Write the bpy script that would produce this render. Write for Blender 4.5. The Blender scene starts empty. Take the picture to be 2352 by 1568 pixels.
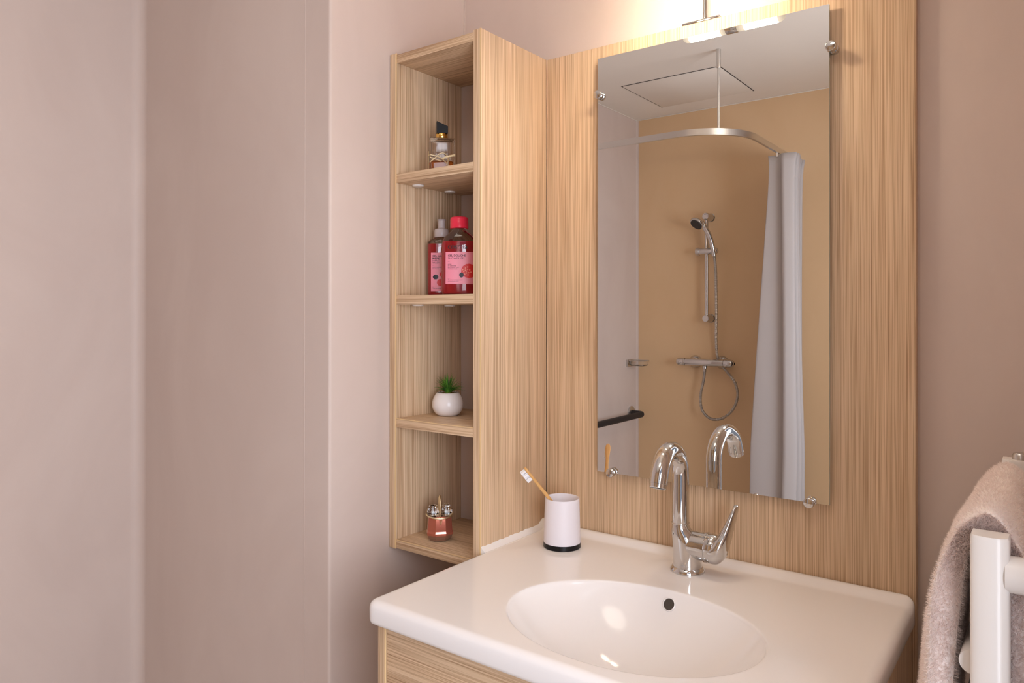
import bpy, bmesh, math, random
from mathutils import Vector, Matrix
random.seed(7)
scene = bpy.context.scene
COL = scene.collection
PI = math.pi

# ------------------------------------------------------------------ camera
cam_d = bpy.data.cameras.new('camera')
cam = bpy.data.objects.new('camera', cam_d)
COL.objects.link(cam)
yaw, pitch, roll = 0.6446, 0.0034, 0.001
Fw = Vector((-math.sin(yaw)*math.cos(pitch), math.cos(yaw)*math.cos(pitch), math.sin(pitch)))
r0 = Vector((math.cos(yaw), math.sin(yaw), 0))
u0 = r0.cross(Fw)
Rt = r0*math.cos(roll)+u0*math.sin(roll)
Up = -r0*math.sin(roll)+u0*math.cos(roll)
CAM = Vector((0.94415, -1.39122, 1.34649))
cam.matrix_world = Matrix(((Rt.x, Up.x, -Fw.x, CAM.x), (Rt.y, Up.y, -Fw.y, CAM.y), (Rt.z, Up.z, -Fw.z, CAM.z), (0, 0, 0, 1)))
cam_d.sensor_width = 36.0
cam_d.lens = 1687.24*36/2352
cam_d.shift_x = 2.34/2352
cam_d.shift_y = -69.48/2352
cam_d.clip_start = 0.02
scene.camera = cam

# ------------------------------------------------------------------ world, daylight, exposure
world = bpy.data.worlds.new('world')
scene.world = world
world.use_nodes = True
bgn = world.node_tree.nodes['Background']
bgn.inputs[0].default_value = (0.75, 0.82, 1.0, 1)
bgn.inputs[1].default_value = 0.35
# daylight entering through the open doorway in the right-hand wall
dl = bpy.data.lights.new('doorway_daylight', 'AREA')
dl.shape = 'RECTANGLE'
dl.size = 1.1
dl.size_y = 2.0
dl.energy = 59.0
dl.color = (0.85, 0.90, 1.0)
dlo = bpy.data.objects.new('doorway_daylight', dl)
COL.objects.link(dlo)
dlo.location = (1.65, -1.22, 1.35)
dlo.rotation_euler = (0, PI/2, 0)
LAMP_STRENGTH = 165.0
LAMP_COLOR = (1.0, 0.82, 0.62, 1)
scene.view_settings.view_transform = 'Standard'
scene.view_settings.look = 'None'
scene.view_settings.gamma = 1.0
scene.view_settings.use_curve_mapping = False
scene.view_settings.exposure = 0.13
scene.cycles.max_bounces = 10
scene.cycles.transmission_bounces = 10

# ------------------------------------------------------------------ materials
def s2l(c):
    return tuple((v/12.92 if v <= 0.04045 else ((v+0.055)/1.055)**2.4) for v in c)
def rgb(r, g, b):
    return s2l((r/255, g/255, b/255))+(1,)
MATS = {}
def mat(name, color, rough=0.5, metal=0.0, spec=0.5, trans=0.0, ior=1.45, coat=0.0, sheen=0.0, sss=0.0):
    if name in MATS: return MATS[name]
    m = bpy.data.materials.new(name)
    m.use_nodes = True
    b = m.node_tree.nodes['Principled BSDF']
    b.inputs['Base Color'].default_value = color
    b.inputs['Roughness'].default_value = rough
    b.inputs['Metallic'].default_value = metal
    b.inputs['Specular IOR Level'].default_value = spec
    b.inputs['Transmission Weight'].default_value = trans
    b.inputs['IOR'].default_value = ior
    b.inputs['Coat Weight'].default_value = coat
    b.inputs['Sheen Weight'].default_value = sheen
    if sss:
        b.inputs['Subsurface Weight'].default_value = sss
        b.inputs['Subsurface Scale'].default_value = 0.01
    MATS[name] = m
    return m
def nodes(m): return m.node_tree.nodes, m.node_tree.links, m.node_tree.nodes['Principled BSDF']

def wood(name, scl, light=(236, 209, 177), mid=(220, 190, 156), dark=(184, 148, 114)):
    """striped laminate, grain stretched along the axis with the small scale"""
    m = mat(name, rgb(*mid), 0.42, spec=0.35)
    N, L, B = nodes(m)
    g = N.new('ShaderNodeNewGeometry')
    def mapped(k, off):
        mp = N.new('ShaderNodeMapping')
        mp.inputs['Scale'].default_value = tuple(a*k for a in scl)
        mp.inputs['Location'].default_value = off
        L.new(g.outputs['Position'], mp.inputs['Vector'])
        return mp
    def noise(mp, detail, rough):
        n = N.new('ShaderNodeTexNoise')
        n.inputs['Scale'].default_value = 1.0
        n.inputs['Detail'].default_value = detail
        n.inputs['Roughness'].default_value = rough
        L.new(mp.outputs[0], n.inputs['Vector'])
        return n
    n1 = noise(mapped(1.0, (3, 7, 1)), 3.0, 0.62)
    n2 = noise(mapped(1.9, (13, 2, 5)), 2.0, 0.5)
    n3 = noise(mapped(0.07, (1, 9, 2)), 2.0, 0.5)
    r1 = N.new('ShaderNodeValToRGB')
    e = r1.color_ramp.elements
    e[0].position = 0.30; e[0].color = rgb(*dark)
    e[1].position = 0.68; e[1].color = rgb(*light)
    c = r1.color_ramp.elements.new(0.48); c.color = rgb(*mid)
    L.new(n1.outputs['Fac'], r1.inputs['Fac'])
    r2 = N.new('ShaderNodeValToRGB')
    e = r2.color_ramp.elements
    e[0].position = 0.37; e[0].color = (0.62, 0.52, 0.45, 1)
    e[1].position = 0.50; e[1].color = (1, 1, 1, 1)
    L.new(n2.outputs['Fac'], r2.inputs['Fac'])
    mx = N.new('ShaderNodeMix'); mx.data_type = 'RGBA'; mx.blend_type = 'MULTIPLY'
    mx.inputs['Factor'].default_value = 0.65
    L.new(r1.outputs['Color'], mx.inputs['A']); L.new(r2.outputs['Color'], mx.inputs['B'])
    r3 = N.new('ShaderNodeMapRange')
    r3.inputs['From Min'].default_value = 0.3; r3.inputs['From Max'].default_value = 0.7
    r3.inputs['To Min'].default_value = 0.90; r3.inputs['To Max'].default_value = 1.08
    L.new(n3.outputs['Fac'], r3.inputs['Value'])
    mv = N.new('ShaderNodeMix'); mv.data_type = 'RGBA'; mv.blend_type = 'MULTIPLY'
    mv.inputs['Factor'].default_value = 1.0
    L.new(mx.outputs['Result'], mv.inputs['A']); L.new(r3.outputs['Result'], mv.inputs['B'])
    L.new(mv.outputs['Result'], B.inputs['Base Color'])
    bp = N.new('ShaderNodeBump'); bp.inputs['Strength'].default_value = 0.12; bp.inputs['Distance'].default_value = 0.001
    L.new(n1.outputs['Fac'], bp.inputs['Height']); L.new(bp.outputs['Normal'], B.inputs['Normal'])
    return m
WOODV = wood('striped oak laminate upright', (270, 270, 2.2))
WOODH = wood('striped oak laminate lengthwise', (2.4, 270, 270))

def plaster(name, c1, c2, scale=3.2, rough=0.5, spec=0.35):
    m = mat(name, rgb(*c1), rough, spec=spec)
    N, L, B = nodes(m)
    g = N.new('ShaderNodeNewGeometry')
    n1 = N.new('ShaderNodeTexNoise')
    n1.inputs['Scale'].default_value = scale; n1.inputs['Detail'].default_value = 7; n1.inputs['Roughness'].default_value = 0.58
    n1.inputs['Distortion'].default_value = 0.8
    mp = N.new('ShaderNodeMapping'); mp.inputs['Rotation'].default_value = (0.5, 0.4, 0.3); mp.inputs['Scale'].default_value = (1, 1.0, 0.55)
    L.new(g.outputs['Position'], mp.inputs['Vector']); L.new(mp.outputs[0], n1.inputs['Vector'])
    r = N.new('ShaderNodeValToRGB')
    r.color_ramp.elements[0].position = 0.34; r.color_ramp.elements[0].color = rgb(*c2)
    r.color_ramp.elements[1].position = 0.66; r.color_ramp.elements[1].color = rgb(*c1)
    L.new(n1.outputs['Fac'], r.inputs['Fac']); L.new(r.outputs['Color'], B.inputs['Base Color'])
    n2 = N.new('ShaderNodeTexNoise'); n2.inputs['Scale'].default_value = 160; n2.inputs['Detail'].default_value = 3
    L.new(g.outputs['Position'], n2.inputs['Vector'])
    bp = N.new('ShaderNodeBump'); bp.inputs['Strength'].default_value = 0.05; bp.inputs['Distance'].default_value = 0.002
    L.new(n2.outputs['Fac'], bp.inputs['Height']); L.new(bp.outputs['Normal'], B.inputs['Normal'])
    return m
WALL = plaster('mottled pink beige wall', (212, 195, 186), (206, 188, 179))
TAN = plaster('warm tan shower wall', (222, 190, 152), (218, 185, 146), 2.0, 0.45)
CEIL = plaster('off white ceiling', (238, 230, 220), (234, 226, 216), 1.6, 0.6)
FLOOR = plaster('grey brown vinyl floor', (203, 193, 183), (194, 183, 172), 5.0, 0.5)
CHROME = mat('polished chrome', (0.64, 0.63, 0.62, 1), 0.06, 1.0)
BRUSHED = mat('brushed steel', (0.62, 0.60, 0.58, 1), 0.32, 1.0)
ALU = mat('satin aluminium', (0.72, 0.71, 0.69, 1), 0.30, 1.0)
CERAMIC = mat('white glazed ceramic', rgb(244, 240, 239), 0.10, spec=0.5)
SEAL = mat('white silicone sealant', rgb(242, 238, 236), 0.45)
EDGE = mat('pale edge banding', rgb(232, 200, 150), 0.4)
MIRROR = mat('mirror silvering', (0.90, 0.90, 0.885, 1), 0.0, 1.0)
GLASSEDGE = mat('pale green glass edge', rgb(196, 205, 192), 0.12, spec=0.8)
CUPW = mat('matt lilac white plastic', rgb(236, 231, 238), 0.45)
BLACK = mat('black plastic', rgb(16, 15, 17), 0.3, spec=0.3)
BAMBOO = mat('bamboo', rgb(222, 172, 108), 0.5)
BRISTLE = mat('white nylon bristles', rgb(250, 248, 250), 0.6)
WHITEP = mat('white enamel', rgb(240, 235, 231), 0.22)
GOLD = mat('polished gold metal', rgb(236, 196, 112), 0.16, 1.0)
PALEGOLD = mat('pale gold metal', rgb(246, 232, 196), 0.34, 1.0)
GLASS = mat('clear glass', (0.97, 0.97, 0.97, 1), 0.0, trans=1.0, ior=1.45)
PLASTIC_CLEAR = mat('clear plastic', (0.96, 0.93, 0.93, 1), 0.03, trans=1.0, ior=1.40)
AMBER = mat('amber perfume', rgb(238, 146, 58), 0.02, trans=0.8, ior=1.10)
THIN = mat('thin clear glass', (0.96, 0.95, 0.95, 1), 0.0, spec=1.0, trans=1.0, ior=1.16, coat=0.5)
REDGEL = mat('red gel', rgb(222, 8, 44), 0.10, trans=0.3, ior=1.36, coat=0.6)
REDCAP = mat('coral red plastic cap', rgb(236, 50, 78), 0.28)
PUMP = mat('frosted white plastic', rgb(214, 202, 202), 0.25, trans=0.25)
PINK = mat('pink paper label', rgb(246, 150, 170), 0.35)
INK = mat('black ink', rgb(40, 28, 32), 0.5)
INKG = mat('grey ink', rgb(112, 62, 74), 0.5)
FRUITR = mat('printed pomegranate red', rgb(228, 48, 50), 0.4)
FRUITP = mat('printed pomegranate pale', rgb(248, 150, 130), 0.4)
FRUITK = mat('printed blackberry', rgb(30, 20, 34), 0.4)
COPPER = mat('copper pink glass', rgb(196, 112, 92), 0.16, 0.55, spec=0.6, coat=0.8)
CLEARCOPPER = mat('clear rose glass foot', rgb(176, 128, 104), 0.05, trans=0.5, coat=0.5)
POT = mat('white glazed pot', rgb(240, 234, 233), 0.22)
MOSS = mat('dry brown moss', rgb(122, 92, 40), 0.9)
LEAF = mat('green leaf', rgb(60, 122, 34), 0.45)
GRIP = mat('dark grey grip coating', rgb(38, 34, 36), 0.55)
RUBBER = mat('grey rubber nozzle face', rgb(62, 58, 56), 0.6)
CURTAIN = mat('white shower curtain', rgb(186, 179, 178), 0.6, trans=0.0)
TOWEL = mat('pale pink terry cloth', rgb(247, 235, 230), 0.95, sheen=0.4)
PILE = bpy.data.materials.new('soft terry loops'); PILE.use_nodes = True
N, L = PILE.node_tree.nodes, PILE.node_tree.links
for nn in list(N): N.remove(nn)
out = N.new('ShaderNodeOutputMaterial'); df = N.new('ShaderNodeBsdfDiffuse'); tr = N.new('ShaderNodeBsdfTranslucent'); mxs = N.new('ShaderNodeMixShader')
df.inputs[0].default_value = rgb(249, 238, 234); tr.inputs[0].default_value = rgb(249, 238, 234); mxs.inputs[0].default_value = 0.5
L.new(df.outputs[0], mxs.inputs[1]); L.new(tr.outputs[0], mxs.inputs[2]); L.new(mxs.outputs[0], out.inputs['Surface'])
DARKHOLE = mat('dark recess', rgb(70, 62, 56), 0.6)
PIPE = mat('lamp grey chrome', (0.55, 0.53, 0.5, 1), 0.2, 1.0)
# leaf colour variation
N, L, B = nodes(LEAF)
g = N.new('ShaderNodeNewGeometry'); n = N.new('ShaderNodeTexNoise'); n.inputs['Scale'].default_value = 90
L.new(g.outputs['Position'], n.inputs['Vector'])
r = N.new('ShaderNodeValToRGB'); r.color_ramp.elements[0].color = rgb(38, 88, 30); r.color_ramp.elements[1].color = rgb(104, 158, 52)
r.color_ramp.elements[0].position = 0.35; r.color_ramp.elements[1].position = 0.7
L.new(n.outputs['Fac'], r.inputs['Fac']); L.new(r.outputs['Color'], B.inputs['Base Color'])
# moss
N, L, B = nodes(MOSS)
n = N.new('ShaderNodeTexNoise'); n.inputs['Scale'].default_value = 400
r = N.new('ShaderNodeValToRGB'); r.color_ramp.elements[0].color = rgb(70, 48, 18); r.color_ramp.elements[1].color = rgb(176, 142, 74)
g = N.new('ShaderNodeNewGeometry'); L.new(g.outputs['Position'], n.inputs['Vector'])
r.color_ramp.elements[0].position = 0.4; r.color_ramp.elements[1].position = 0.62
L.new(n.outputs['Fac'], r.inputs['Fac']); L.new(r.outputs['Color'], B.inputs['Base Color'])
# lamp tube: a bulb glowing inside a frosted tube, brightest in the middle of its length
TUBE = bpy.data.materials.new('frosted glowing tube'); TUBE.use_nodes = True
N, L = TUBE.node_tree.nodes, TUBE.node_tree.links
for nn in list(N): N.remove(nn)
out = N.new('ShaderNodeOutputMaterial'); em = N.new('ShaderNodeEmission')
tc = N.new('ShaderNodeTexCoord'); sp = N.new('ShaderNodeSeparateXYZ')
L.new(tc.outputs['Generated'], sp.inputs[0])
rp = N.new('ShaderNodeValToRGB')
rp.color_ramp.interpolation = 'EASE'
el = rp.color_ramp.elements
el[0].position = 0.0; el[0].color = (0.004, 0.004, 0.004, 1)
el[1].position = 1.0; el[1].color = (0.004, 0.004, 0.004, 1)
for p_, v_ in ((0.16, 0.006), (0.30, 0.5), (0.45, 1.0), (0.62, 1.0), (0.74, 0.45), (0.88, 0.006)):
    q = el.new(p_); q.color = (v_, v_, v_, 1)
L.new(sp.outputs['X'], rp.inputs['Fac'])
ml = N.new('ShaderNodeMath'); ml.operation = 'MULTIPLY'; ml.inputs[1].default_value = LAMP_STRENGTH
L.new(rp.outputs['Color'], ml.inputs[0]); L.new(ml.outputs[0], em.inputs['Strength'])
em.inputs['Color'].default_value = LAMP_COLOR
L.new(em.outputs[0], out.inputs['Surface'])

# ------------------------------------------------------------------ mesh helpers
class MB:
    def __init__(s): s.v = []; s.f = []
    def add(s, vs, fs, M=None):
        o = len(s.v)
        s.v += [tuple(M @ Vector(p)) if M is not None else tuple(p) for p in vs]
        s.f += [tuple(i+o for i in f) for f in fs]
        return s
    def box(s, x0, x1, y0, y1, z0, z1, bev=0.0, seg=2, M=None):
        bm = bmesh.new()
        bmesh.ops.create_cube(bm, size=1)
        for v in bm.verts:
            v.co = Vector(((x0+x1)/2+v.co.x*(x1-x0), (y0+y1)/2+v.co.y*(y1-y0), (z0+z1)/2+v.co.z*(z1-z0)))
        if bev: bmesh.ops.bevel(bm, geom=list(bm.edges), offset=bev, segments=seg, profile=0.5, affect='EDGES')
        s.addbm(bm, M); bm.free(); return s
    def addbm(s, bm, M=None):
        bm.verts.index_update()
        s.add([v.co.copy() for v in bm.verts], [[v.index for v in f.verts] for f in bm.faces], M)
    def lathe(s, prof, n=48, M=None, capb=True, capt=True, sq=None):
        vs = []; fs = []
        for r_, z in prof:
            for k in range(n):
                a = 2*PI*k/n
                vs.append((r_*math.cos(a), r_*math.sin(a), z))
        for j in range(len(prof)-1):
            for k in range(n):
                k2 = (k+1) % n
                fs.append((j*n+k, j*n+k2, (j+1)*n+k2, (j+1)*n+k))
        if capb: fs.append(tuple(reversed(range(n))))
        if capt: fs.append(tuple(range((len(prof)-1)*n, len(prof)*n)))
        return s.add(vs, fs, M)
    def loft(s, rings, capb=True, capt=True, M=None):
        n = len(rings[0]); vs = [p for r_ in rings for p in r_]; fs = []
        for j in range(len(rings)-1):
            for k in range(n):
                k2 = (k+1) % n
                fs.append((j*n+k, j*n+k2, (j+1)*n+k2, (j+1)*n+k))
        if capb: fs.append(tuple(reversed(range(n))))
        if capt: fs.append(tuple(range((len(rings)-1)*n, len(rings)*n)))
        return s.add(vs, fs, M)
    def tube(s, pts, rad, n=16, cap=True):
        pts = [Vector(p) for p in pts]; m = len(pts)
        T = []
        for i in range(m):
            a = pts[max(i-1, 0)]; b = pts[min(i+1, m-1)]
            T.append((b-a).normalized())
        up = Vector((0, 0, 1)) if abs(T[0].z) < 0.9 else Vector((1, 0, 0))
        nr = (up-T[0]*up.dot(T[0])).normalized()
        rings = []
        for i in range(m):
            if i:
                nr = (nr-T[i]*nr.dot(T[i])).normalized()
            bn = T[i].cross(nr)
            r_ = rad(i/(m-1)) if callable(rad) else rad
            rings.append([pts[i]+nr*(r_*math.cos(2*PI*k/n))+bn*(r_*math.sin(2*PI*k/n)) for k in range(n)])
        return s.loft(rings, cap, cap)
    def grid(s, P, closed_u=False):
        R_ = len(P); C_ = len(P[0]); fs = []
        for i in range(R_-1):
            for j in range(C_-1): fs.append((i*C_+j, i*C_+j+1, (i+1)*C_+j+1, (i+1)*C_+j))
        return s.add([p for row in P for p in row], fs)
    def mesh(s, name, m, sharp=40, smooth=True, fix=True):
        me = bpy.data.meshes.new(name)
        me.from_pydata(s.v, [], s.f)
        me.update()
        if fix:
            bm = bmesh.new(); bm.from_mesh(me)
            bmesh.ops.recalc_face_normals(bm, faces=bm.faces)
            bm.to_mesh(me); bm.free()
        if smooth:
            me.shade_smooth()
            me.set_sharp_from_angle(angle=math.radians(sharp))
        if m: me.materials.append(m)
        return me
    def obj(s, name, m, parent=None, sharp=40, smooth=True, fix=True):
        o = bpy.data.objects.new(name, s.mesh(name, m, sharp, smooth, fix))
        COL.objects.link(o)
        if parent is not None:
            o.parent = parent
            o.matrix_parent_inverse = parent.matrix_world.inverted()
        return o
def tag(o, label=None, cat=None, group=None, kind=None):
    if label: o['label'] = label
    if cat: o['category'] = cat
    if group: o['group'] = group
    if kind: o['kind'] = kind
    return o
def thing(name, loc, label, cat, group=None):
    o = bpy.data.objects.new(name, None); COL.objects.link(o)
    o.location = loc; o.empty_display_size = 0.03
    o.matrix_world = Matrix.Translation(loc)
    return tag(o, label, cat, group)
def struct(o): o['kind'] = 'structure'; return o
def T(x, y, z): return Matrix.Translation((x, y, z))
def Rz(a): return Matrix.Rotation(a, 4, 'Z')
def Rx(a): return Matrix.Rotation(a, 4, 'X')
def Ry(a): return Matrix.Rotation(a, 4, 'Y')
def spline(pts, n):
    """Catmull-Rom through pts"""
    P = [Vector(p) for p in pts]; P = [P[0]*2-P[1]]+P+[P[-1]*2-P[-2]]
    out = []; segs = len(P)-3
    for i in range(n):
        t = i/(n-1)*segs; k = min(int(t), segs-1); t -= k
        a, b, c, d = P[k:k+4]
        out.append(0.5*((2*b)+(c-a)*t+(2*a-5*b+4*c-d)*t*t+(3*b-a-3*c+d)*t**3))
    return out
def sq_ring(hx, hy, z, n=48, e=4.0, cx=0, cy=0):
    out = []
    for k in range(n):
        a = 2*PI*k/n; c = math.cos(a); s_ = math.sin(a)
        out.append(Vector((cx+hx*math.copysign(abs(c)**(2/e), c), cy+hy*math.copysign(abs(s_)**(2/e), s_), z)))
    return out
def text_mesh(body, size, bold=0.0, align='LEFT'):
    cu = bpy.data.curves.new('t', 'FONT'); cu.body = body; cu.size = size; cu.offset = bold; cu.align_x = align
    cu.resolution_u = 3
    o = bpy.data.objects.new('t', cu); COL.objects.link(o)
    bpy.context.view_layer.update()
    me = bpy.data.meshes.new_from_object(o.evaluated_get(bpy.context.evaluated_depsgraph_get()))
    vs = [tuple(v.co) for v in me.vertices]; fs = [tuple(p.vertices) for p in me.polygons]
    bpy.data.objects.remove(o); bpy.data.curves.remove(cu); bpy.data.meshes.remove(me)
    return vs, fs

# ------------------------------------------------------------------ room
CLX, CLY = 0.60, -1.22
XL, XC, YW, YB_, YF, ZC, XR = -0.265, -1.0476, 0.02, -0.405, -2.5167, 2.4751, 1.03
struct(MB().box(XC-0.1, XR+2.0, YF-0.1, YW+0.1, -0.1, 0).obj('floor', FLOOR))
struct(MB().box(XC-0.1, XR+0.1, YF-0.1, YW+0.1, ZC, ZC+0.1).obj('ceiling', CEIL))
struct(MB().box(XL-0.02, XR+0.1, YW, YW+0.1, 0, ZC).obj('wall_back', WALL))
# pier of the left wall, with a rounded outer corner
pier = MB(); ring = []
rc = 0.006
for k in range(9):
    a = -PI/2+(PI/2)*k/8
    ring.append((XL-rc+rc*math.cos(a), YB_+rc+rc*math.sin(a)))
ring = [(XC-0.1, YB_)]+ring+[(XL, YW+0.1), (XC-0.1, YW+0.1)]
pier.loft([[Vector((x, y, 0)) for x, y in ring], [Vector((x, y, ZC)) for x, y in ring]])
struct(pier.obj('wall_left_pier', WALL))
struct(MB().box(XC-0.1, XC, YF-0.1, YB_, 0, ZC).obj('wall_left', WALL))
struct(MB().box(XC, XR+0.1, YF-0.1, YF, 0, ZC).obj('wall_front', TAN))
# right wall with an open doorway
DY0, DY1, DH = -1.80, -0.72, 2.08
struct(MB().box(XR, XR+0.1, DY1, YW, 0, ZC).obj('wall_right', WALL))
struct(MB().box(XR, XR+0.1, YF, DY0, 0, ZC).obj('wall_right_shower', WALL))
struct(MB().box(XR, XR+0.1, DY0, DY1, DH, ZC).obj('wall_right_lintel', WALL))
fr = MB()
fr.box(XR-0.012, XR+0.112, DY1-0.03, DY1, 0, DH, 0.003).box(XR-0.012, XR+0.112, DY0, DY0+0.03, 0, DH, 0.003)
fr.box(XR-0.012, XR+0.112, DY0, DY1, DH-0.03, DH, 0.003)
struct(fr.obj('door_1', WHITEP))
# cove strips in the inner corners of the left wall
def cove(name, cx, cy, sx, sy, rr, m):
    mb = MB(); sec = [(cx, cy)]
    for k in range(9):
        a = PI/2*k/8
        sec.append((cx+sx*rr*(1-math.sin(a)), cy+sy*rr*(1-math.cos(a))))
    mb.loft([[Vector((x, y, 0)) for x, y in sec], [Vector((x, y, ZC)) for x, y in sec]])
    return struct(mb.obj(name, m))
cove('trim_1', XC, YB_, 1, -1, 0.028, WALL)
cove('trim_2', XC, YF, 1, 1, 0.012, WALL)
# pale joint strip between the ceiling and the walls of the shower
struct(MB().box(XC, XR, YF, YF+0.004, ZC-0.004, ZC, 0.0015).obj('trim_3', CEIL))
struct(MB().box(XC, XC+0.004, YF, YB_, ZC-0.004, ZC, 0.0015).obj('trim_4', CEIL))
# fine wall joint on the pier face
struct(MB().box(-0.3485, -0.3465, YB_-0.0006, YB_, 0, ZC).obj('trim_5', WALL))
struct(MB().box(XL, XL+0.003, YW-0.003, YW, 0, ZC).obj('trim_6', WALL))

# round fill light added on the ceiling, out of view, to brighten the room
cl_m = bpy.data.materials.new('fill light glow'); cl_m.use_nodes = True
N, L = cl_m.node_tree.nodes, cl_m.node_tree.links
for nn in list(N): N.remove(nn)
out = N.new('ShaderNodeOutputMaterial'); em = N.new('ShaderNodeEmission')
em.inputs['Color'].default_value = (1.0, 0.88, 0.75, 1); em.inputs['Strength'].default_value = 6.0
L.new(em.outputs[0], out.inputs['Surface'])
clp = thing('ceiling_fill_light', (CLX, CLY, ZC-0.05), 'unseen round fill light added on the bathroom ceiling', 'lamp')
MB().lathe([(0.26, ZC-0.0005), (0.26, ZC-0.035), (0.252, ZC-0.040)], 48, T(CLX, CLY, 0), True, False).obj('fill_light_body', WHITEP, clp)
MB().lathe([(0.250, ZC-0.036), (0.240, ZC-0.048), (0.16, ZC-0.055), (0.001, ZC-0.058)], 48, T(CLX, CLY, 0), False, False).obj('diffuser', cl_m, clp)

# access hatch in the ceiling over the shower
hatch = thing('ceiling_hatch', (-0.555, -2.11, ZC), 'flush off-white access hatch in the ceiling, seen in the mirror', 'hatch')
MB().box(-0.802, -0.307, -2.342, -1.886, ZC-0.0035, ZC-0.0005, 0.001).obj('hatch_panel', CEIL, hatch)
hf = MB(); w_ = 0.0035
hf.box(-0.807, -0.802+w_-0.002, -2.346, -1.882, ZC-0.002, ZC-0.0002).box(-0.307-0.001, -0.303, -2.346, -1.882, ZC-0.002, ZC-0.0002)
hf.box(-0.807, -0.303, -2.346, -2.342, ZC-0.002, ZC-0.0002).box(-0.807, -0.303, -1.886, -1.882, ZC-0.002, ZC-0.0002)
hf.obj('hatch_joint', DARKHOLE, hatch)

# ------------------------------------------------------------------ wood wall panel
ZT, PRX = 1.9268, 0.7468
panel = MB().box(0.0005, PRX, 0.0, YW-0.0003, 0.0, ZT, 0.0012).obj('wall_panel', WOODV)
tag(panel, 'tall striped oak panel on the wall behind mirror and washbasin', 'panel')

# ------------------------------------------------------------------ shelf unit
DS, WS, TH, TT = 0.2378, 0.2633, 0.0199, 0.0217
S1, S2, S3, BT = 0.85+0.8076, 0.85+0.537, 0.85+0.2633, 0.85-0.0059
su = thing('shelf_unit', (-WS/2, -DS/2, BT-TH), 'tall narrow oak open shelf unit in the corner left of the mirror', 'shelf')
ZB = BT-TH
YBK = -0.0005
MB().box(-TH, 0, -DS, YBK, ZB, ZT, 0.0008).obj('side_panel', WOODV, su)
MB().box(-WS, -WS+TH, -DS, -0.0153, ZB, ZT, 0.0008).obj('side_panel', WOODV, su)
xa, xb = -WS+TH, -TH
def plate(name, z0, z1):
    o = MB().box(xa, xb, -DS+0.001, -0.0153, z0, z1, 0.0006).obj(name, WOODH, su)
    return o
tp = plate('top_panel', ZT-TT, ZT-0.0035)
bp_ = plate('bottom_panel', ZB+0.001, BT)
shelves = [plate('shelf', z-TH, z) for z in (S1, S2, S3)]
MB().box(-WS+0.001, -TH, -0.0152, -0.0122, ZB+0.001, ZT-0.004, 0.0005).obj('light_leak_panel', WALL, su)  # wall-coloured sheet added behind the shelves to block light leaking in
# pale edge banding lines along the front edges
MB().box(xa-0.0022, xa+0.0004, -DS-0.0005, -DS+0.001, ZB, ZT).obj('edge_band', EDGE, su)
MB().box(-0.0018, 0.0004, -DS-0.0005, -DS+0.0008, ZB, ZT).obj('edge_band', EDGE, su)
for sh, z in ((shelves[2], S3), (bp_, BT), ):
    MB().box(xa, xb, -DS+0.0004, -DS+0.002, z-0.001, z+0.0005).obj('edge_band', EDGE, sh)
# white cam fittings under the shelves
for sh, z in ((shelves[0], S1-TH), (shelves[1], S2-TH)):
    for y in (-0.186, -0.078):
        for x in (xa+0.0175, xb-0.0175):
            MB().lathe([(0.0005, 0), (0.008, 0), (0.0125, 0.0012), (0.0135, 0.0030), (0.0135, 0.0042)], 28, T(x, y, z-0.0040)).obj('cam_fitting', WHITEP, sh)

# ------------------------------------------------------------------ washbasin
D = 0.865
ECX, ECY, EA, EB_ = 0.399, -0.3577, 0.209, 0.1585
SX0, SX1, SY0, SY1 = 0.003, 0.7475, -0.548, -0.001
DEPTH = 0.125
def lipz(x, y):
    t = min(max((y+0.034)/0.020, 0), 1)
    return 0.0105*(t*t*(3-2*t))
def plinth(x, y):
    d_ = math.hypot((x-0.381)/0.075, (y+0.0936)/0.05)
    t = min(max((1.25-d_)/0.5, 0), 1)
    return 0.0022*(t*t*(3-2*t))
NA = 240
angs = []
def outline(inset, rr):
    """rounded rectangle sampled on rays from the bowl centre"""
    x0, x1, y0, y1 = SX0+inset, SX1-inset, SY0+inset, SY1-inset*0.35
    rr = max(rr-inset, 0.002)
    pts = []
    for k in range(NA):
        a = angs[k]; dx, dy = math.cos(a), math.sin(a)
        # march the ray to the boundary by bisection on a rounded-box distance
        lo, hi = 0.0, 1.2
        for _ in range(34):
            m_ = (lo+hi)/2; px, py = ECX+dx*m_, ECY+dy*m_
            qx = abs(px-(x0+x1)/2)-((x1-x0)/2-rr); qy = abs(py-(y0+y1)/2)-((y1-y0)/2-rr)
            dd = math.hypot(max(qx, 0), max(qy, 0))+min(max(qx, qy), 0)-rr
            if dd < 0: lo = m_
            else: hi = m_
        pts.append((ECX+dx*lo, ECY+dy*lo))
    return pts
# angles: even on an ellipse, plus extra near the four corners
base = [2*PI*k/(NA-40) for k in range(NA-40)]
for cx_, cy_ in ((SX0, SY0), (SX1, SY0), (SX0, SY1), (SX1, SY1)):
    a0 = math.atan2(cy_-ECY, cx_-ECX) % (2*PI)
    base += [(a0+0.006*(k-4.5)) % (2*PI) for k in range(10)]
angs = sorted(base)
rings = []
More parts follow.
